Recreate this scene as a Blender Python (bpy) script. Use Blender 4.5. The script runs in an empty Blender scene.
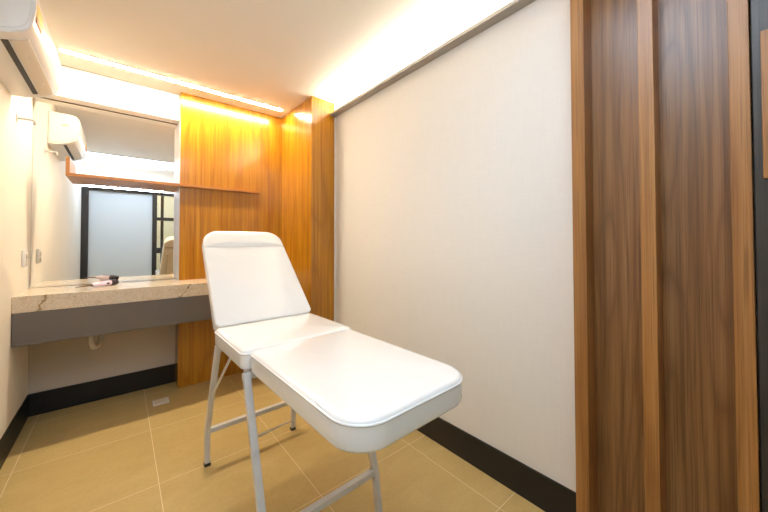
import bpy, bmesh, math
from mathutils import Vector, Matrix

S = bpy.context.scene
C = S.collection
H = 2.525          # ceiling
XR = 2.0           # right wall plane
YF = -3.68         # wall behind the camera

# ------------------------------------------------------------------ materials
def new_mat(name):
    m = bpy.data.materials.new(name); m.use_nodes = True
    nt = m.node_tree; nt.nodes.clear()
    out = nt.nodes.new('ShaderNodeOutputMaterial')
    return m, nt, out

class NT:
    """tiny node helper"""
    def __init__(s, nt): s.nt = nt
    def n(s, t, **kw):
        x = s.nt.nodes.new(t)
        for k, v in kw.items(): setattr(x, k, v)
        return x
    def l(s, a, b): s.nt.links.new(a, b)
    def math(s, op, a, b=None, c=None, clamp=False):
        x = s.n('ShaderNodeMath', operation=op); x.use_clamp = clamp
        for i, v in enumerate((a, b, c)):
            if v is None: continue
            if isinstance(v, (int, float)): x.inputs[i].default_value = v
            else: s.l(v, x.inputs[i])
        return x.outputs[0]
    def noise(s, vec, scale, detail=3, rough=.5, dist=0.0):
        x = s.n('ShaderNodeTexNoise'); x.inputs['Scale'].default_value = scale
        x.inputs['Detail'].default_value = detail; x.inputs['Roughness'].default_value = rough
        x.inputs['Distortion'].default_value = dist
        s.l(vec, x.inputs['Vector']); return x.outputs['Fac']
    def mapping(s, vec, scale, loc=(0, 0, 0)):
        x = s.n('ShaderNodeMapping'); x.inputs['Scale'].default_value = scale; x.inputs['Location'].default_value = loc
        s.l(vec, x.inputs['Vector']); return x.outputs['Vector']
    def ramp(s, fac, stops, interp='LINEAR'):
        x = s.n('ShaderNodeValToRGB'); cr = x.color_ramp; cr.interpolation = interp
        while len(cr.elements) < len(stops): cr.elements.new(.5)
        for e, (p, c) in zip(cr.elements, stops):
            e.position = p; e.color = (c[0], c[1], c[2], 1)
        s.l(fac, x.inputs['Fac']); return x.outputs['Color']
    def mix(s, fac, a, b, blend='MIX'):
        x = s.n('ShaderNodeMix', data_type='RGBA', blend_type=blend)
        for sock, v in ((x.inputs[0], fac), (x.inputs[6], a), (x.inputs[7], b)):
            if isinstance(v, (int, float)): sock.default_value = v
            elif isinstance(v, tuple): sock.default_value = (v[0], v[1], v[2], 1)
            else: s.l(v, sock)
        return x.outputs[2]
    def bsdf(s, out, color=(.8, .8, .8), rough=.5, metallic=0, spec=.5, coat=0, coat_rough=.1, bump=None, bump_strength=.2, bump_dist=.001):
        b = s.n('ShaderNodeBsdfPrincipled')
        if isinstance(color, tuple): b.inputs['Base Color'].default_value = (*color, 1)
        else: s.l(color, b.inputs['Base Color'])
        if isinstance(rough, (int, float)): b.inputs['Roughness'].default_value = rough
        else: s.l(rough, b.inputs['Roughness'])
        b.inputs['Metallic'].default_value = metallic
        b.inputs['Specular IOR Level'].default_value = spec
        b.inputs['Coat Weight'].default_value = coat; b.inputs['Coat Roughness'].default_value = coat_rough
        if bump is not None:
            bp = s.n('ShaderNodeBump'); bp.inputs['Strength'].default_value = bump_strength; bp.inputs['Distance'].default_value = bump_dist
            s.l(bump, bp.inputs['Height']); s.l(bp.outputs['Normal'], b.inputs['Normal'])
        s.l(b.outputs[0], out.inputs['Surface']); return b

def plain(name, color, rough=.5, metallic=0, spec=.5, coat=0, mottle=.03, scale=14):
    m, nt, out = new_mat(name); h = NT(nt)
    pos = h.n('ShaderNodeNewGeometry').outputs['Position']
    f = h.noise(pos, scale, 3)
    k = lambda a: tuple(min(1, c * a) for c in color)
    col = h.ramp(f, [(.3, k(1 - mottle)), (.7, k(1 + mottle))])
    h.bsdf(out, col, rough, metallic, spec, coat)
    return m

def emit(name, color, strength):
    m, nt, out = new_mat(name); h = NT(nt)
    e = h.n('ShaderNodeEmission'); e.inputs['Color'].default_value = (*color, 1); e.inputs['Strength'].default_value = strength
    h.l(e.outputs[0], out.inputs['Surface']); return m

def wood(name, light, mid, dark, axis='X', rough=.24, ring=9.0, seed=0.0, coat=.0, spec=.5, along='Z'):
    """flat-sawn veneer, grain running along `along`; `axis` is the across-grain direction of the face"""
    m, nt, out = new_mat(name); h = NT(nt)
    pos = h.n('ShaderNodeNewGeometry').outputs['Position']
    lo = .14
    sc = {'Z': (1, 1, lo), 'X': (lo, 1, 1), 'Y': (1, lo, 1)}[along]
    st = h.mapping(pos, sc, (seed, seed * .7, seed * .3))
    big = h.noise(st, 3.2, 2, .4, .15)
    rings = h.math('FRACT', h.math('MULTIPLY', big, ring))
    tri = h.math('ABSOLUTE', h.math('SUBTRACT', rings, .5))          # 0..0.5
    line = h.math('POWER', h.math('MULTIPLY', tri, 2.0), 3.0)
    sf = {'Z': (1, 1, .012), 'X': (.012, 1, 1), 'Y': (1, .012, 1)}[along]
    fine = h.noise(h.mapping(pos, sf, (seed, 0, 0)), 260, 3, .6)
    streak = h.noise(h.mapping(pos, sf, (0, seed, 0)), 42, 3, .6)
    base = h.ramp(streak, [(.28, dark), (.5, mid), (.74, light)])
    c1 = h.mix(h.math('MULTIPLY', line, .6), base, dark)
    c2 = h.mix(h.math('MULTIPLY', h.ramp(fine, [(.5, (0, 0, 0)), (.68, (1, 1, 1))]), .55), c1, tuple(c * .5 for c in dark))
    r = h.math('ADD', h.math('MULTIPLY', fine, .12), rough - .06)
    h.bsdf(out, c2, r, 0, spec, coat, .12, bump=fine, bump_strength=.12, bump_dist=.0004)
    return m

M = {}
M['wall'] = plain('warm_white_paint', (.80, .765, .70), .6, spec=.3, mottle=.012, scale=3)
M['cream'] = plain('cream_paint', (.78, .67, .45), .6, spec=.3, mottle=.012, scale=3)
M['wall_shade'] = plain('shaded_wall_paint', (.50, .44, .37), .6, spec=.3, mottle=.012, scale=3)  # wall colour darkened to carry the shade beneath the counter
M['ceiling'] = plain('ceiling_paint', (.80, .765, .71), .7, spec=.2, mottle=.01, scale=2)
M['white'] = plain('white_paint', (.85, .84, .81), .5, mottle=.01)
M['wood'] = wood('oak_veneer_panel', (.52, .24, .014), (.43, .18, .007), (.26, .092, .003), 'X', .24, 8, 1.3, .35)
M['wood_col'] = wood('oak_veneer_column', (.52, .24, .014), (.43, .18, .007), (.26, .092, .003), 'X', .24, 8, 4.1, .35)
M['wood_shelf'] = wood('oak_veneer_shelf', (.46, .205, .03), (.39, .155, .02), (.3, .11, .012), 'X', .3, 8, 2.2, along='X')
M['walnut'] = wood('brown_veneer_board', (.34, .165, .062), (.255, .115, .037), (.135, .054, .015), 'Y', .3, 15, 7.7)
M['walnut_slat'] = wood('brown_veneer_slat', (.43, .205, .062), (.345, .152, .040), (.22, .088, .022), 'Y', .34, 7, 9.4)
M['vinyl'] = plain('white_vinyl', (.83, .828, .825), .22, coat=.6, mottle=.012, scale=9)
M['steel'] = plain('pale_grey_enamel', (.60, .60, .61), .32, metallic=.0, coat=.4, mottle=.02, scale=30)
M['edge'] = plain('pale_edge_strip', (.62, .60, .62), .3, metallic=.4, mottle=.02)
M['dark_wood'] = wood('dark_brown_jamb', (.085, .068, .055), (.066, .052, .042), (.045, .034, .026), 'Y', .3, 7, 3.3)
M['rubber'] = plain('black_rubber', (.02, .02, .02), .6)
M['black_base'] = plain('black_skirting', (.012, .011, .011), .42, spec=.35, mottle=.1, scale=40)
M['black_alu'] = plain('black_aluminium', (.018, .018, .02), .35, mottle=.05)
M['alu'] = plain('grey_profile', (.34, .31, .27), .5, mottle=.03)
M['apron'] = plain('dark_grey_laminate', (.128, .112, .102), .5, mottle=.02)
M['plastic'] = plain('white_plastic', (.70, .70, .70), .35, coat=.2, mottle=.005)
M['plastic_dim'] = plain('cream_plastic', (.66, .61, .53), .4, mottle=.01)
M['louver'] = plain('air_slot_black', (.012, .012, .012), .5)
M['warm_led'] = emit('warm_led_diffuser', (1.0, .845, .60), 205)
M['cove_led'] = emit('warm_led_tape', (1.0, .89, .72), 120)
M['cool_led'] = emit('cool_panel_diffuser', (.76, .87, 1.0), 40)
M['cool_lamp'] = emit('cool_lamp_diffuser', (.74, .86, 1.0), 7)
M['cool_panel'] = emit('cool_panel_diffuser', (.66, .82, 1.0), 9.5)

def mat_mirror():
    m, nt, out = new_mat('mirror_silver'); h = NT(nt)
    h.bsdf(out, (.93, .94, .93), .0, 1.0); return m
M['mirror'] = mat_mirror()

def mat_floor():
    m, nt, out = new_mat('porcelain_floor_tiles'); h = NT(nt)
    pos = h.n('ShaderNodeNewGeometry').outputs['Position']
    sx = h.n('ShaderNodeSeparateXYZ'); h.l(pos, sx.inputs[0])
    def joint(o, off):
        f = h.math('FRACT', h.math('DIVIDE', h.math('SUBTRACT', o, off), .6))
        d = h.math('SUBTRACT', .5, h.math('ABSOLUTE', h.math('SUBTRACT', f, .5)))
        return h.math('LESS_THAN', d, .0024)
    g = h.math('MAXIMUM', joint(sx.outputs[0], .0586), joint(sx.outputs[1], -.1596 - 6.0))
    cell = h.n('ShaderNodeTexWhiteNoise', noise_dimensions='2D')
    cv = h.n('ShaderNodeCombineXYZ')
    h.l(h.math('FLOOR', h.math('DIVIDE', h.math('SUBTRACT', sx.outputs[0], .0586), .6)), cv.inputs[0])
    h.l(h.math('FLOOR', h.math('DIVIDE', h.math('SUBTRACT', sx.outputs[1], -6.1596), .6)), cv.inputs[1])
    h.l(cv.outputs[0], cell.inputs['Vector'])
    off = h.n('ShaderNodeVectorMath', operation='ADD'); h.l(pos, off.inputs[0])
    sc = h.n('ShaderNodeVectorMath', operation='SCALE'); h.l(cell.outputs['Color'], sc.inputs[0]); sc.inputs['Scale'].default_value = 4
    h.l(sc.outputs[0], off.inputs[1])
    f1 = h.noise(h.mapping(off.outputs[0], (1, 2.2, 1)), 3.2, 6, .62, .6)
    f2 = h.noise(off.outputs[0], 70, 3, .6)
    c = h.ramp(f1, [(.3, (.44, .32, .125)), (.55, (.485, .355, .143)), (.75, (.53, .395, .168))])
    c = h.mix(.14, c, h.ramp(f2, [(.3, (.32, .22, .085)), (.7, (.6, .46, .22))]))
    c = h.mix(g, c, (.74, .62, .40))
    r = h.math('ADD', .36, h.math('MULTIPLY', f1, .1))
    h.bsdf(out, c, r, 0, .45)
    return m
M['floor'] = mat_floor()

def mat_marble():
    m, nt, out = new_mat('cream_marble'); h = NT(nt)
    pos = h.n('ShaderNodeNewGeometry').outputs['Position']
    sx = h.n('ShaderNodeSeparateXYZ'); h.l(pos, sx.inputs[0])
    a = h.noise(pos, 26, 6, .65, .8); b = h.noise(pos, 120, 4, .6, .3)
    c = h.ramp(a, [(.28, (.50, .39, .26)), (.42, (.66, .56, .43)), (.6, (.74, .66, .54)), (.78, (.67, .58, .47))])
    c = h.mix(.5, c, h.ramp(b, [(.36, (.44, .32, .2)), (.5, (.68, .58, .45)), (.7, (.8, .72, .6))]))
    w = h.noise(pos, 5.5, 4, .6, .5)
    ridge = h.math('ABSOLUTE', h.math('SUBTRACT', w, .5))
    c = h.mix(h.math('MULTIPLY', h.math('LESS_THAN', ridge, .006), .35), c, (.36, .24, .12))
    wob = h.math('MULTIPLY', h.math('SUBTRACT', h.noise(pos, 30, 4), .5), .06)
    def vein(x0, z0, slope, wd, col, amt, base):
        d = h.math('SUBTRACT', h.math('SUBTRACT', sx.outputs[0], x0), h.math('MULTIPLY', h.math('SUBTRACT', sx.outputs[2], z0), slope))
        d = h.math('ABSOLUTE', h.math('ADD', d, wob))
        return h.mix(h.math('MULTIPLY', h.math('LESS_THAN', d, wd), h.math('MULTIPLY', h.math('LESS_THAN', sx.outputs[1], -.4885), amt)), base, col)
    c = vein(.122, .862, .36, .0065, (.24, .15, .05), .75, c)
    c = vein(.885, .862, .72, .0035, (.10, .07, .03), .85, c)
    h.bsdf(out, c, .16, 0, .5, .2, .06)
    return m
M['marble'] = mat_marble()

def mat_linen():
    m, nt, out = new_mat('linen_wallpaper'); h = NT(nt)
    pos = h.n('ShaderNodeNewGeometry').outputs['Position']
    a = h.noise(h.mapping(pos, (1, .05, 1)), 190, 2); b = h.noise(h.mapping(pos, (1, 1, .05)), 190, 2)
    w = h.math('ADD', a, b)
    c = h.ramp(h.math('MULTIPLY', w, .5), [(.35, (.725, .70, .665)), (.65, (.755, .73, .695))])
    h.bsdf(out, c, .75, 0, .15, bump=w, bump_strength=.1, bump_dist=.0005)
    return m
M['linen'] = mat_linen()

def mat_frost():
    m, nt, out = new_mat('frosted_glass'); h = NT(nt)
    t = h.n('ShaderNodeBsdfTranslucent'); t.inputs['Color'].default_value = (.84, .88, .92, 1)
    d = h.n('ShaderNodeBsdfPrincipled'); d.inputs['Base Color'].default_value = (.62, .66, .70, 1); d.inputs['Roughness'].default_value = .35
    mx = h.n('ShaderNodeMixShader'); mx.inputs[0].default_value = .4
    h.l(t.outputs[0], mx.inputs[1]); h.l(d.outputs[0], mx.inputs[2]); h.l(mx.outputs[0], out.inputs['Surface'])
    return m
M['frost'] = mat_frost()

def mat_clear():
    m, nt, out = new_mat('clear_glass'); h = NT(nt)
    t = h.n('ShaderNodeBsdfTransparent'); t.inputs['Color'].default_value = (.95, .97, .96, 1)
    g = h.n('ShaderNodeBsdfGlossy'); g.inputs['Roughness'].default_value = .02
    fr = h.n('ShaderNodeFresnel'); fr.inputs['IOR'].default_value = 1.45
    mx = h.n('ShaderNodeMixShader'); h.l(fr.outputs[0], mx.inputs[0])
    h.l(t.outputs[0], mx.inputs[1]); h.l(g.outputs[0], mx.inputs[2]); h.l(mx.outputs[0], out.inputs['Surface'])
    return m
M['glass'] = mat_clear()
M['pink'] = plain('pale_pink_plastic', (.68, .58, .74), .3, coat=.3)
M['dark_tool'] = plain('dark_violet_plastic', (.03, .022, .04), .35)
M['tip'] = plain('dark_brown_tip', (.10, .055, .025), .5)
M['yellow'] = plain('yellow_print', (.75, .50, .05), .5)
M['red'] = plain('red_print', (.85, .25, .08), .5)
M['blue'] = plain('pale_blue_print', (.30, .55, .75), .5)

# ------------------------------------------------------------------ geometry helpers
def link(name, bm, m, parent=None, smooth=False):
    me = bpy.data.meshes.new(name); bmesh.ops.recalc_face_normals(bm, faces=bm.faces[:]); bm.to_mesh(me); bm.free()
    if smooth:
        for p in me.polygons: p.use_smooth = True
    o = bpy.data.objects.new(name, me); me.materials.append(m); C.objects.link(o)
    if parent: o.parent = parent
    return o
def sharp(o, deg=35):
    me = o.data
    for p in me.polygons: p.use_smooth = True
    me.set_sharp_from_angle(angle=math.radians(deg))
    return o
def thing(name, label, cat, loc=(0, 0, 0), rz=0, group=None):
    o = bpy.data.objects.new(name, None); C.objects.link(o); o.empty_display_size = .1
    o.location = loc; o.rotation_euler = (0, 0, rz); o['label'] = label; o['category'] = cat
    if group: o['group'] = group
    return o
def tag(o, label, cat):
    o['label'] = label; o['category'] = cat; return o
def struct(o, label=None, cat=None):
    o['kind'] = 'structure'
    if label: o['label'] = label
    if cat: o['category'] = cat
    return o
def box_bm(x0, x1, y0, y1, z0, z1, bev=0.0, seg=2, bm=None):
    b = bmesh.new()
    vs = [b.verts.new(p) for p in ((x0, y0, z0), (x1, y0, z0), (x1, y1, z0), (x0, y1, z0), (x0, y0, z1), (x1, y0, z1), (x1, y1, z1), (x0, y1, z1))]
    for f in ((0, 3, 2, 1), (4, 5, 6, 7), (0, 1, 5, 4), (1, 2, 6, 5), (2, 3, 7, 6), (3, 0, 4, 7)): b.faces.new([vs[i] for i in f])
    if bev: bmesh.ops.bevel(b, geom=b.edges[:], offset=bev, segments=seg, affect='EDGES', profile=.5)
    if bm is not None:
        tmp = bpy.data.meshes.new('t'); b.to_mesh(tmp); b.free(); bm.from_mesh(tmp); bpy.data.meshes.remove(tmp); return bm
    return b
def box(name, m, x0, x1, y0, y1, z0, z1, parent=None, bev=0.0, seg=2):
    o = link(name, box_bm(x0, x1, y0, y1, z0, z1, bev, seg), m, parent)
    if bev: sharp(o, 40)
    return o
def frame_axes(t):
    t = t.normalized(); ref = Vector((0, 0, 1)) if abs(t.z) < .9 else Vector((0, 1, 0))
    s = t.cross(ref).normalized(); return s, s.cross(t).normalized()
def sweep_bm(path, section, bm=None):
    """sweep a closed 2D section along a 3D polyline with parallel transport"""
    bm = bm or bmesh.new(); path = [Vector(p) for p in path]; n = len(path)
    s, u = frame_axes(path[1] - path[0]); prev = (path[1] - path[0]).normalized(); rings = []
    for i, p in enumerate(path):
        if i == 0: t = (path[1] - p).normalized()
        elif i == n - 1: t = (p - path[-2]).normalized()
        else: t = ((path[i + 1] - p).normalized() + (p - path[i - 1]).normalized()).normalized()
        q = prev.rotation_difference(t); s = q @ s; u = q @ u; prev = t
        rings.append([bm.verts.new(p + s * a + u * b) for a, b in section])
    k = len(section)
    for i in range(n - 1):
        for j in range(k): bm.faces.new((rings[i][j], rings[i][(j + 1) % k], rings[i + 1][(j + 1) % k], rings[i + 1][j]))
    bm.faces.new(rings[0][::-1]); bm.faces.new(rings[-1])
    return bm
def circle(r, n=12): return [(r * math.cos(2 * math.pi * i / n), r * math.sin(2 * math.pi * i / n)) for i in range(n)]
def rsq(h, r=.003, n=3):
    out = []
    for cx, cy, a0 in ((h - r, h - r, 0), (-h + r, h - r, 90), (-h + r, -h + r, 180), (h - r, -h + r, 270)):
        for i in range(n + 1):
            a = math.radians(a0 + 90 * i / n); out.append((cx + r * math.cos(a), cy + r * math.sin(a)))
    return out
def smooth_bend(pts, r=.03, n=5):
    pts = [Vector(p) for p in pts]; out = [pts[0]]
    for i in range(1, len(pts) - 1):
        a = (pts[i - 1] - pts[i]).normalized(); b = (pts[i + 1] - pts[i]).normalized()
        p0 = pts[i] + a * r; p2 = pts[i] + b * r
        for k in range(n + 1):
            t = k / n; out.append(p0 * (1 - t) ** 2 + pts[i] * 2 * t * (1 - t) + p2 * t * t)
    out.append(pts[-1]); return out
def round_poly(corners, n=8):
    """corners: (x, y, r) counter-clockwise"""
    out = []; k = len(corners)
    for i in range(k):
        p = Vector(corners[i][:2]); a = Vector(corners[i - 1][:2]) - p; b = Vector(corners[(i + 1) % k][:2]) - p
        r = corners[i][2]; a.normalize(); b.normalize()
        ang = a.angle(b); d = r / math.tan(ang / 2)
        c = p + (a + b).normalized() * (r / math.sin(ang / 2))
        s = p + a * d - c; e = p + b * d - c
        a0 = math.atan2(s.y, s.x); a1 = math.atan2(e.y, e.x)
        while a1 < a0: a1 += 2 * math.pi
        for j in range(n + 1):
            t = a0 + (a1 - a0) * j / n; out.append(Vector((c.x + r * math.cos(t), c.y + r * math.sin(t))))
    # add points on the long sides
    res = []
    for i, p in enumerate(out):
        q = out[(i + 1) % len(out)]; res.append(p); L = (q - p).length; m = int(L / .05)
        for j in range(1, m): res.append(p.lerp(q, j / m))
    return res
def inset(poly, d):
    n = len(poly); out = []
    for i in range(n):
        t = (poly[(i + 1) % n] - poly[i - 1]).normalized(); nrm = Vector((-t.y, t.x)); out.append(poly[i] + nrm * d)
    return out
def pad_bm(poly, th, ft=.015, fb=.01, crown=.012, seg=4, mat4=None):
    bm = bmesh.new(); rings = []
    def ring(d, z): rings.append([bm.verts.new((p.x, p.y, z)) for p in inset(poly, d)])
    ring(fb + .01, 0)
    for k in range(seg + 1):
        a = math.pi / 2 * k / seg; ring(fb * (1 - math.sin(a)), fb * (1 - math.cos(a)))
    for k in range(seg + 1):
        a = math.pi / 2 * k / seg; ring(ft * (1 - math.cos(a)), th - ft * (1 - math.sin(a)))
    base = inset(poly, ft); cen = sum(base, Vector((0, 0))) / len(base)
    for s in (.95, .88, .78, .65, .5, .33, .16):
        rings.append([bm.verts.new((cen.x + (p.x - cen.x) * s, cen.y + (p.y - cen.y) * s, th + crown * (1 - s ** 3))) for p in base])
    k = len(poly)
    for a, b in zip(rings, rings[1:]):
        for j in range(k): bm.faces.new((a[j], a[(j + 1) % k], b[(j + 1) % k], b[j]))
    c = bm.verts.new((cen.x, cen.y, th + crown))
    for j in range(k): bm.faces.new((rings[-1][j], rings[-1][(j + 1) % k], c))
    bm.faces.new(rings[0][::-1])
    if mat4: bm.transform(mat4)
    return bm
def loop_bm(poly, z, r, mat4=None, n=6):
    bm = bmesh.new(); k = len(poly); rings = []
    for i, p in enumerate(poly):
        t = (poly[(i + 1) % k] - poly[i - 1]).normalized(); nr = Vector((-t.y, t.x, 0))
        rings.append([bm.verts.new(Vector((p.x, p.y, z)) + nr * (r * math.cos(2 * math.pi * j / n)) + Vector((0, 0, r * math.sin(2 * math.pi * j / n)))) for j in range(n)])
    for i in range(k):
        a, b = rings[i], rings[(i + 1) % k]
        for j in range(n): bm.faces.new((a[j], a[(j + 1) % n], b[(j + 1) % n], b[j]))
    if mat4: bm.transform(mat4)
    return bm
def prism_y(name, m, pts, y0, y1, parent=None, bev=0):
    bm = bmesh.new(); a = [bm.verts.new((x, y0, z)) for x, z in pts]; b = [bm.verts.new((x, y1, z)) for x, z in pts]; k = len(pts)
    for j in range(k): bm.faces.new((a[j], a[(j + 1) % k], b[(j + 1) % k], b[j]))
    bm.faces.new(a[::-1]); bm.faces.new(b)
    if bev:
        es = [e for e in bm.edges if abs(e.verts[0].co.y - e.verts[1].co.y) < 1e-6]
        bmesh.ops.bevel(bm, geom=es, offset=bev, segments=3, affect='EDGES', profile=.5)
    return sharp(link(name, bm, m, parent), 30)

# ------------------------------------------------------------------ room shell
T = .12
struct(box('floor', M['floor'], -T, XR + T, -5.8, T, -.1, 0))
struct(box('ceiling', M['ceiling'], -T, XR + T, YF - .1, T, H, H + .1))
struct(box('wall_left', M['wall'], -T, 0, YF - .1, T, 0, H))
struct(box('wall_back', M['wall_shade'], 0, XR, 0, T, 0, H))
struct(box('wall_right', M['linen'], XR + .012, XR + T, YF - .1, T, 0, H))
# bulkhead over the mirror
struct(box('trim_1', M['white'], 0, .8765, -.12, 0, 2.297, H))
struct(box('shadow_line_strip', M['alu'], .001, .8765, -.1213, -.1201, H - .005, H - .0005))  # thin grey strip drawn in place of the shadow line under the ceiling
# skirtings
struct(box('baseboard_left', M['black_base'], 0, .006, YF, -.002, 0, .157))
struct(box('baseboard_back', M['black_base'], .006, .8765, -.012, 0, 0, .157))
struct(box('baseboard_right', M['black_base'], XR + .001, XR + .012, YF, -.842, 0, .157))
struct(box('trim_2', M['white'], XR + .002, XR + .012, -.846, -.841, .157, 2.405))      # thin white edge strip by the column

# wall behind the camera: header, glazed black front, corridor beyond it
struct(box('wall_front', M['wall'], -T, XR + T, YF - .1, YF, 2.13, H))
w = struct(box('window_1', M['frost'], .088, .929, YF - .03, YF - .022, .05, 2.085))
box('frame', M['black_alu'], 0, .088, YF - .06, YF + .01, 0, 2.13, w)
box('frame', M['black_alu'], .929, .997, YF - .06, YF + .01, 0, 2.13, w)
box('frame', M['black_alu'], .088, .929, YF - .06, YF + .01, 2.085, 2.13, w)
box('frame', M['black_alu'], .088, .929, YF - .06, YF + .01, 0, .05, w)
d = struct(box('door_1', M['glass'], 1.0, 1.95, YF - .04, YF - .034, .05, 2.085))
box('frame', M['black_alu'], 1.95, XR + .012, YF - .06, YF, 0, 2.13, d)
box('frame', M['black_alu'], .997, 1.95, YF - .06, YF, 2.085, 2.13, d)
box('transom', M['black_alu'], .997, 1.95, YF - .06, YF, 1.625, 1.682, d)
box('transom', M['black_alu'], .997, 1.95, YF - .06, YF, 0, .08, d)
box('stile', M['black_alu'], 1.055, 1.10, YF - .07, YF - .041, .08, 2.085, d)
hd = box('lock', M['black_alu'], .985, 1.06, YF + .0105, YF + .035, 1.03, 1.13, d, .004)
box('door_handle', M['black_alu'], 1.05, 1.13, YF + .02, YF + .045, 1.03, 1.055, hd, .004)
struct(box('wall_corridor', M['cream'], -T, XR + T, -5.8, -5.7, 0, H))
struct(box('ceiling_corridor', M['ceiling'], -T, XR + T, -5.8, YF - .1, H, H + .1))
struct(box('wall_corridor_left', M['wall'], -T, 0, -5.7, YF - .1, 0, H))
struct(box('wall_corridor_right', M['wall'], XR, XR + T, -5.7, YF - .1, 0, H))

# ------------------------------------------------------------------ wooden cladding
def wood_box(name, m, a, label, cat):
    return tag(box(name, m, *a, None, .0015, 1), label, cat)
wood_box('wood_wall_panel', M['wood'], (.8775, 1.7685, -.1815, -.001, 0, H - .001), 'wide honey-coloured wood veneer panel on the back wall, right of the mirror', 'wall panel')
wp = [o for o in C.objects if o.name == 'wood_wall_panel'][0]
box('edge_strip', M['edge'], .8745, .8774, -.1815, -.0045, .9115, 2.2965, wp)['label'] = 'pale metallic edge strip'
wood_box('wood_column', M['wood_col'], (1.7695, XR + .001, -.8405, -.001, 0, H - .001), 'projecting wood veneer column in the back right corner beside the beige wall', 'column')

# slatted panel in the right foreground
sp = thing('slatted_wall_panel', 'brown wood panel with three deep vertical slats at the right edge', 'wall panel', (XR, -3.1, 0))
def spl(n, m, x0, x1, y0, y1, z0, z1, bev=.0012): return box(n, m, x0 - XR, x1 - XR, y0 + 3.1, y1 + 3.1, z0, z1, sp, bev, 1)
spl('back_board', M['walnut'], 1.993, XR + .0, -3.3435, -2.868, 0, H - .001)
for y0, y1 in ((-2.914, -2.866), (-3.126, -3.084), (-3.343, -3.301)): spl('slat', M['walnut_slat'], 1.905, 1.993, y0, y1, 0, H - .001)
struct(box('trim_4', M['white'], XR - .002, XR + .012, -2.868, -2.862, .157, H))
dp = tag(box('door_jamb', M['dark_wood'], 1.925, XR + .012, -3.44, -3.346, 0, H - .001, None, .002, 1), 'dark brown vertical jamb at the extreme right edge beyond the last slat', 'door jamb')
tag(box('door_edge_strip', M['walnut_slat'], 1.90, 1.924, -3.44, -3.364, 1.42, 1.845, None, .001, 1), 'short narrow light wood strip on the dark jamb at the far right edge', 'strip')

# ------------------------------------------------------------------ mirror, shelf, counter
tag(box('wall_mirror', M['mirror'], .002, .8765, -.004, -.0005, .912, 2.296), 'large frameless wall mirror above the marble counter', 'mirror')
wm = [o for o in C.objects if o.name == 'wall_mirror'][0]
box('shadow_gap_strip', M['tip'], .002, .8744, -.0075, -.0041, 2.2905, 2.2965, wm)['label'] = 'dark brown strip standing in for a shadow gap'  # dark strip put in as the shadow gap between bulkhead and mirror
sh = thing('wall_shelf', 'long thin wooden shelf across the mirror with an upturned left end', 'shelf', (.19, -.1, 1.71))
def shp(n, a): return box(n, M['wood_shelf'], a[0] - .19, a[1] - .19, a[2] + .1, a[3] + .1, a[4] - 1.71, a[5] - 1.71, sh, .001, 1)
shp('board', (.19, .8765, -.213, -.0045, 1.710, 1.731))
shp('board', (.8765, 1.538, -.213, -.182, 1.710, 1.731))
shp('end_lip', (.19, .211, -.213, -.0045, 1.7315, 1.845))

ct = bmesh.new()
box_bm(.002, .8765, -.493, -.0045, .862, .911, 0, 2, ct)
ct = bmesh.new()
vs = [(.001, -.4934), (1.7685, -.4934), (1.7685, -.1825), (.8765, -.1825), (.8765, -.0045), (.001, -.0045)]
lo = [ct.verts.new((x, y, .8125)) for x, y in vs]; hi = [ct.verts.new((x, y, .911)) for x, y in vs]
for j in range(6): ct.faces.new((lo[j], lo[(j + 1) % 6], hi[(j + 1) % 6], hi[j]))
ct.faces.new(lo[::-1]); ct.faces.new(hi)
bmesh.ops.bevel(ct, geom=[e for e in ct.edges if all(v.co.y < -.49 for v in e.verts) and abs(e.verts[0].co.z - e.verts[1].co.z) < .01], offset=.003, segments=2, affect='EDGES')
tag(sharp(link('countertop', ct, M['marble']), 30), 'thick cream marble countertop with brown veins under the mirror', 'countertop')
tag(box('counter_apron', M['apron'], .001, 1.7685, -.4925, -.470, .6135, .8125, None, .001, 1), 'long dark grey front board directly beneath the marble countertop', 'board')

# corrugated trap below the counter
tp = thing('drain_pipe', 'white corrugated drain pipe bending down below the grey counter board', 'pipe', (.36, -.22, .45))
pts = [(-.021, 0, .3625), (-.021, 0, .10), (-.020, .0, .05), (-.012, .01, .022), (.004, .03, .016), (.018, .055, .03), (.026, .08, .06), (.03, .11, .10), (.03, .17, .15), (.03, .216, .16)]
P = [Vector(p) for p in pts]
def catmull(P, n=10):
    out = []
    for i in range(len(P) - 1):
        a, b, c, e = P[max(i - 1, 0)], P[i], P[i + 1], P[min(i + 2, len(P) - 1)]
        for k in range(n):
            t = k / n; out.append(.5 * ((2 * b) + (c - a) * t + (2 * a - 5 * b + 4 * c - e) * t * t + (3 * b - a - 3 * c + e) * t ** 3))
    out.append(P[-1]); return out
def ribbed(path, r, amp, pitch):
    bm = bmesh.new(); L = 0; prev = None; rings = []; s, u = frame_axes(path[1] - path[0]); pt = (path[1] - path[0]).normalized()
    fine = []
    for a, b in zip(path, path[1:]):
        m = max(1, int((b - a).length / .002))
        for k in range(m): fine.append(a.lerp(b, k / m))
    fine.append(path[-1])
    for i, p in enumerate(fine):
        t = (fine[min(i + 1, len(fine) - 1)] - fine[max(i - 1, 0)]).normalized()
        q = pt.rotation_difference(t); s = q @ s; u = q @ u; pt = t
        if prev is not None: L += (p - prev).length
        prev = p; rr = r + amp * math.sin(2 * math.pi * L / pitch)
        rings.append([bm.verts.new(p + s * a * rr + u * b * rr) for a, b in circle(1, 14)])
    for x, y in zip(rings, rings[1:]):
        for j in range(14): bm.faces.new((x[j], x[(j + 1) % 14], y[(j + 1) % 14], y[j]))
    bm.faces.new(rings[0][::-1]); bm.faces.new(rings[-1]); return bm
link('hose', ribbed(catmull(P), .0165, .0022, .011), M['plastic_dim'], tp, True)
link('wall_flange', sweep_bm([(.03, .205, .16), (.03, .221, .16)], circle(.03, 20)), M['plastic'], tp)

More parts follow.
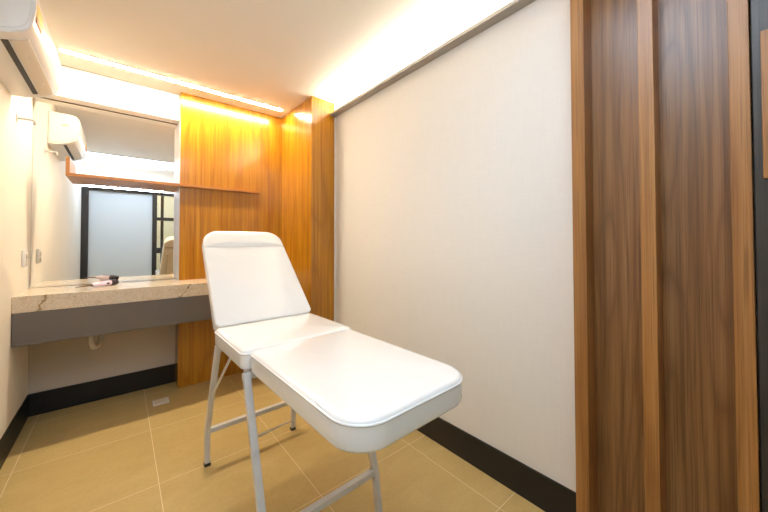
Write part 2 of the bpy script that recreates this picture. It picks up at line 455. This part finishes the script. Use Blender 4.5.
# small pen-like tool on the counter
pn = thing('cosmetic_wand', 'pale pink hand tool with a dark end lying on the marble countertop', 'cosmetic tool', (.31, -.345, .9112), math.radians(45))
def lathe_x(prof, n=20):
    bm = bmesh.new(); rings = [[bm.verts.new((x, r * math.cos(2 * math.pi * j / n), .0125 + r * math.sin(2 * math.pi * j / n))) for j in range(n)] for x, r in prof]
    for a, b in zip(rings, rings[1:]):
        for j in range(n): bm.faces.new((a[j], a[(j + 1) % n], b[(j + 1) % n], b[j]))
    bm.faces.new(rings[0][::-1]); bm.faces.new(rings[-1]); bm.transform(Matrix.Diagonal((1.25, 1.75, 1.75, 1)))
    return bm
sharp(link('tip', lathe_x([(-.055, .001), (-.03, .0018), (0, .0028), (.035, .004)]), M['tip'], pn), 40)
sharp(link('barrel', lathe_x([(.035, .006), (.042, .0085), (.07, .0105), (.13, .0115), (.143, .0115)]), M['pink'], pn), 40)
sharp(link('end_cap', lathe_x([(.143, .0122), (.155, .0125), (.172, .0125), (.186, .0105), (.193, .005), (.194, .001)]), M['dark_tool'], pn), 40)
box('clip', M['dark_tool'], .10, .20, -.003, .003, .0415, .0455, pn, .001)
box('button', M['dark_tool'], .135, .155, -.0225, -.019, .015, .029, pn, .002)

# floor drain cover
fd = thing('floor_drain_cover', 'small white rectangular cover on the floor tiles in front of the wood panel', 'drain cover', (.747, -.357, 0))
box('frame_plate', M['plastic'], -.051, .051, -.053, .053, 0, .003, fd, .001)
box('grid', M['plastic_dim'], -.041, .041, -.043, .043, .003, .0042, fd, .0005)

# socket by the mirror and small hook under the air conditioner
so = thing('wall_outlet', 'white wall socket on the left wall close to the mirror edge', 'socket', (0, -.236, 1.125))
box('plate', M['plastic'], 0, .018, -.038, .038, -.05, .062, so, .006)
box('socket_insert', M['plastic_dim'], .018, .024, -.02, .02, .006, .04, so, .002)
box('socket_insert', M['plastic_dim'], .018, .024, -.02, .02, -.04, -.006, so, .002)
hk = thing('wall_bracket', 'small white bracket arm on the left wall below the air conditioner', 'bracket', (0, -.46, 2.0))
box('base_plate', M['plastic'], 0, .006, -.012, .012, -.025, .02, hk, .002)
link('arm', sweep_bm(smooth_bend([(.006, 0, -.004), (.074, 0, -.002), (.074, 0, -.03)], .008), circle(.0075, 10)), M['steel'], hk, True)

# ------------------------------------------------------------------ air conditioner on the left wall
AY0, AY1 = -1.36, -.58
ac = thing('air_conditioner', 'white split air conditioner mounted high on the left wall', 'air conditioner', (0, -.97, 2.09))
def acl(p): return [(x, z - 2.09) for x, z in p]
prof = [(0, 2.088), (.05, 2.094), (.095, 2.106), (.130, 2.116), (.162, 2.131), (.184, 2.152), (.197, 2.19), (.202, 2.25), (.202, 2.31), (.196, 2.345), (.176, 2.366), (.145, 2.374), (0, 2.376)]
prism_y('body', M['plastic'], acl(prof), AY0 + .97, AY1 + .97, ac, .012)
# near end cap: inset raised plate following the profile
cx, cz = .10, 2.24
capp = [(cx + (x - cx) * .86, cz + (z - cz) * .86) for x, z in prof]
prism_y('end_cap', M['plastic'], acl(capp), AY0 + .97 - .003, AY0 + .97 + .01, ac, .002)
prism_y('end_cap', M['plastic'], acl(capp), AY1 + .97 - .01, AY1 + .97 + .003, ac, .002)
def under(name, m, xa, xb, ya, yb, lift=.002, th=.004, parent=ac):
    def zat(x):
        for (x0, z0), (x1, z1) in zip(prof[:8], prof[1:9]):
            if x0 <= x <= x1: return z0 + (z1 - z0) * (x - x0) / max(1e-6, x1 - x0)
        return prof[0][1]
    xs = [xa + (xb - xa) * i / 6 for i in range(7)]
    pts = [(x, zat(x) - lift) for x in xs] + [(x, zat(x) - lift + th) for x in xs[::-1]]
    return prism_y(name, m, acl(pts), ya + .97, yb + .97, parent)
under('air_slot', M['louver'], .092, .113, -1.29, -.64, .0015)
fl = under('louver_flap', M['plastic_dim'], .119, .172, -1.29, -.62, .004)
for yy in (-1.12, -.80):
    link('screw_cap', sweep_bm([(.146, yy + .97, .030), (.148, yy + .97, .036)][::-1], circle(.008, 12)), M['plastic'], fl)
box('sticker', M['yellow'], .2008, .2026, -1.33 + .97, -1.20 + .97, .14, .20, ac)
box('sticker', M['red'], .2008, .2026, -1.33 + .97, -1.20 + .97, .115, .138, ac)
box('logo', M['blue'], .108, .13, AY1 + .97 + .003, AY1 + .97 + .0042, .212, .238, ac)
box('logo', M['yellow'], .09, .125, AY1 + .97 + .003, AY1 + .97 + .0042, .176, .184, ac)

# ------------------------------------------------------------------ lights of the room
cl = thing('ceiling_light', 'slim recessed linear light in the ceiling above the counter', 'lamp', (.93, -.375, H))
box('housing', M['white'], -.765, .765, -.027, .027, -.004, -.0005, cl, .001, 1)
box('diffuser', M['warm_led'], -.758, .758, -.018, .018, -.0065, -.0041, cl)

cv = thing('cove_light', 'grey wall ledge hiding a light tape that washes the ceiling above the beige wall', 'lamp', (1.98, -2.3, 2.40))
y0, y1 = -2.861 + 2.3, -.8415 + 2.3
y0 = -2.861 + 2.3
box('ledge', M['alu'], 1.951 - 1.98, XR + .0119 - 1.98, y0, y1, -.004, .012, cv, .001, 1)
box('ledge', M['alu'], 1.951 - 1.98, 1.955 - 1.98, y0, y1, .0125, .018, cv)
box('light_tape', M['cove_led'], 1.960 - 1.98, 1.990 - 1.98, y0 + .02, y1 - .004, .0125, .0165, cv)

fc = thing('front_wall_light', 'cool linear light above the black glazed front, seen only in the mirror', 'lamp', (1.0, YF, 2.135))
box('ledge', M['white'], -.98, .1, .0005, .055, -.004, .0, fc)
tb = bmesh.new()
q = [tb.verts.new(p) for p in ((-.97, .050, .001), (.09, .050, .001), (.09, .012, .032), (-.97, .012, .032))]
q2 = [tb.verts.new(p) for p in ((-.97, .044, .001), (.09, .044, .001), (.09, .008, .028), (-.97, .008, .028))]
for i in range(4): tb.faces.new((q[i], q[(i + 1) % 4], q2[(i + 1) % 4], q2[i]))
tb.faces.new(q); tb.faces.new(q2[::-1])
link('light_tape', tb, M['cool_led'], fc)
pl = thing('ceiling_panel_lamp', 'long cool white ceiling lamp near the glazed front, seen only in the mirror', 'lamp', (.72, -3.05, H))
box('housing', M['white'], -.64, .64, -.30, .30, -.010, -.0005, pl, .002, 1)
box('diffuser', M['cool_panel'], -.62, .62, -.28, .28, -.013, -.0101, pl)
cp = thing('corridor_ceiling_lamp', 'cool white ceiling lamp in the corridor behind the frosted glass', 'lamp', (.8, -4.9, H))
box('diffuser', M['cool_lamp'], -.7, .7, -.45, .45, -.03, -.0005, cp)

# ------------------------------------------------------------------ treatment chair
ch = thing('treatment_chair', 'white padded treatment chair with raised backrest and pale tubular legs', 'chair', (1.1396, -1.8259, 0), .0236)
ZS = .808
def rect(hw, b0, b1, r00, r01):
    return round_poly([(-hw, b0, r00), (hw, b0, r00), (hw, b1, r01), (-hw, b1, r01)])
# seat: b -.187 (front) .. .27 (back)
seat_poly = rect(.272, -.19, .262, .035, .03)
sharp(link('seat', pad_bm(seat_poly, .082, .02, .012, .008, mat4=Matrix.Translation((0, 0, ZS - .088))), M['vinyl'], ch), 60)
se = [o for o in C.objects if o.name == 'seat'][0]
link('piping', loop_bm(inset(seat_poly, .0005), .082 - .0175, .0045, Matrix.Translation((0, 0, ZS - .088))), M['vinyl'], se, True)
leg_poly = rect(.248, -.914, -.197, .105, .03)
lr = sharp(link('leg_rest', pad_bm(leg_poly, .086, .016, .014, .007, mat4=Matrix.Translation((0, 0, .7155))), M['vinyl'], ch), 60)
link('piping', loop_bm(inset(leg_poly, .001), .086 - .0135, .0042, Matrix.Translation((0, 0, .7155))), M['vinyl'], lr, True)
# backrest, reclined: base point and direction in the chair's own frame
dirv = Vector((0, .45, .48)).normalized(); nrm = Vector((0, -dirv.z, dirv.y))
def back_mat(th):
    base = Vector((0.006, .25, ZS)) - nrm * th
    return Matrix(((1, 0, nrm.x, base.x), (0, dirv.y, nrm.y, base.y), (0, dirv.z, nrm.z, base.z), (0, 0, 0, 1)))
LB = .69; SP = .555
w0, w1, w2 = .272, .25, .246
low = round_poly([(-w0, .0, .03), (w0, .0, .03), (w1, SP, .008), (-w1, SP, .008)])
top = round_poly([(-w1, SP - .006, .008), (w1, SP - .006, .008), (w2, LB, .10), (-w2, LB, .10)])
br = sharp(link('backrest', pad_bm(low, .068, .010, .014, .006, mat4=back_mat(.068)), M['vinyl'], ch), 60)
hr = sharp(link('headrest', pad_bm(top, .070, .011, .014, .010, mat4=back_mat(.068)), M['vinyl'], ch), 60)
# frame
HT = .0135
sec = rsq(HT)
wf, wb, wt = .2524, .2542, .258
zb, zt = .1876, .715
def leg(s, bf, bb, bt):
    path = smooth_bend([(s * wf, bf, .012), (s * wb, bb, zb), (s * wt, bt, zt)], .03)
    o = sharp(link('leg', sweep_bm(path, sec), M['steel'], ch), 40)
    link('foot_cap', sweep_bm([(s * wf, bf, 0), (s * wf, bf, .016)], rsq(.0155)), M['rubber'], o)
for s in (-1, 1):
    leg(s, .4667, .4658, .2325); leg(s, -.412, -.384, -.1925)
def bar(name, a, b, sc=sec): return sharp(link(name, sweep_bm([a, b], sc), M['steel'], ch), 40)
for bb in (.4658, -.384): bar('crossbar', (-wb + HT, bb, zb), (wb - HT, bb, zb))
for bt in (.2325, -.1925): bar('top_rail', (-wt - HT, bt, .7), (wt + HT, bt, .7), rsq(.012))
for s in (-1, 1): bar('side_rail', (s * .2, .24, .7), (s * .2, -.66, .7), rsq(.0115))
rod = circle(.006, 10)
for s in (-1, 1): bar('brace', (s * .255, .36, .42), (s * .255, .04, .705), rod)
bar('brace', (.2524 - HT, .4667, .06), (-.2565, -.272, .49), rod)
for s in (-1, 1): bar('back_support', (s * .2, .22, .70), (s * .2, .62, 1.09), rsq(.011))
box('hinge', M['alu'], -.262, -.244, -.205, -.168, .70, .725, ch, .003)

# ------------------------------------------------------------------ camera
f, pitch, roll, yaw, sy = 314.484, .01846, -.00127, -.69714, -20.499
cam = bpy.data.cameras.new('camera'); co = bpy.data.objects.new('camera', cam); C.objects.link(co)
fw = Vector((-math.sin(yaw) * math.cos(pitch), math.cos(yaw) * math.cos(pitch), math.sin(pitch)))
rt = Vector((math.cos(yaw), math.sin(yaw), 0)); up = rt.cross(fw)
r2 = math.cos(roll) * rt + math.sin(roll) * up; u2 = -math.sin(roll) * rt + math.cos(roll) * up
loc = (.49417, -3.35413, 1.24115)
co.matrix_world = Matrix(((r2.x, u2.x, -fw.x, loc[0]), (r2.y, u2.y, -fw.y, loc[1]), (r2.z, u2.z, -fw.z, loc[2]), (0, 0, 0, 1)))
cam.sensor_width = 36; cam.lens = f / 768 * 36; cam.shift_y = sy / 768; cam.clip_start = .02
S.camera = co

# ------------------------------------------------------------------ world and colour
wd = bpy.data.worlds.new('world'); S.world = wd; wd.use_nodes = True
bg = wd.node_tree.nodes.get('Background') or wd.node_tree.nodes.new('ShaderNodeBackground')
bg.inputs['Color'].default_value = (.5, .55, .6, 1); bg.inputs['Strength'].default_value = .1
S.view_settings.view_transform = 'Standard'; S.view_settings.look = 'None'
S.view_settings.exposure = 0.2; S.view_settings.gamma = 1
S.view_settings.use_curve_mapping = False
S.cycles.max_bounces = 14; S.cycles.diffuse_bounces = 8; S.cycles.glossy_bounces = 6; S.cycles.transmission_bounces = 6; S.cycles.transparent_max_bounces = 8
S.cycles.use_denoising = True
S.cycles.caustics_reflective = True
S.cycles.sample_clamp_indirect = 6
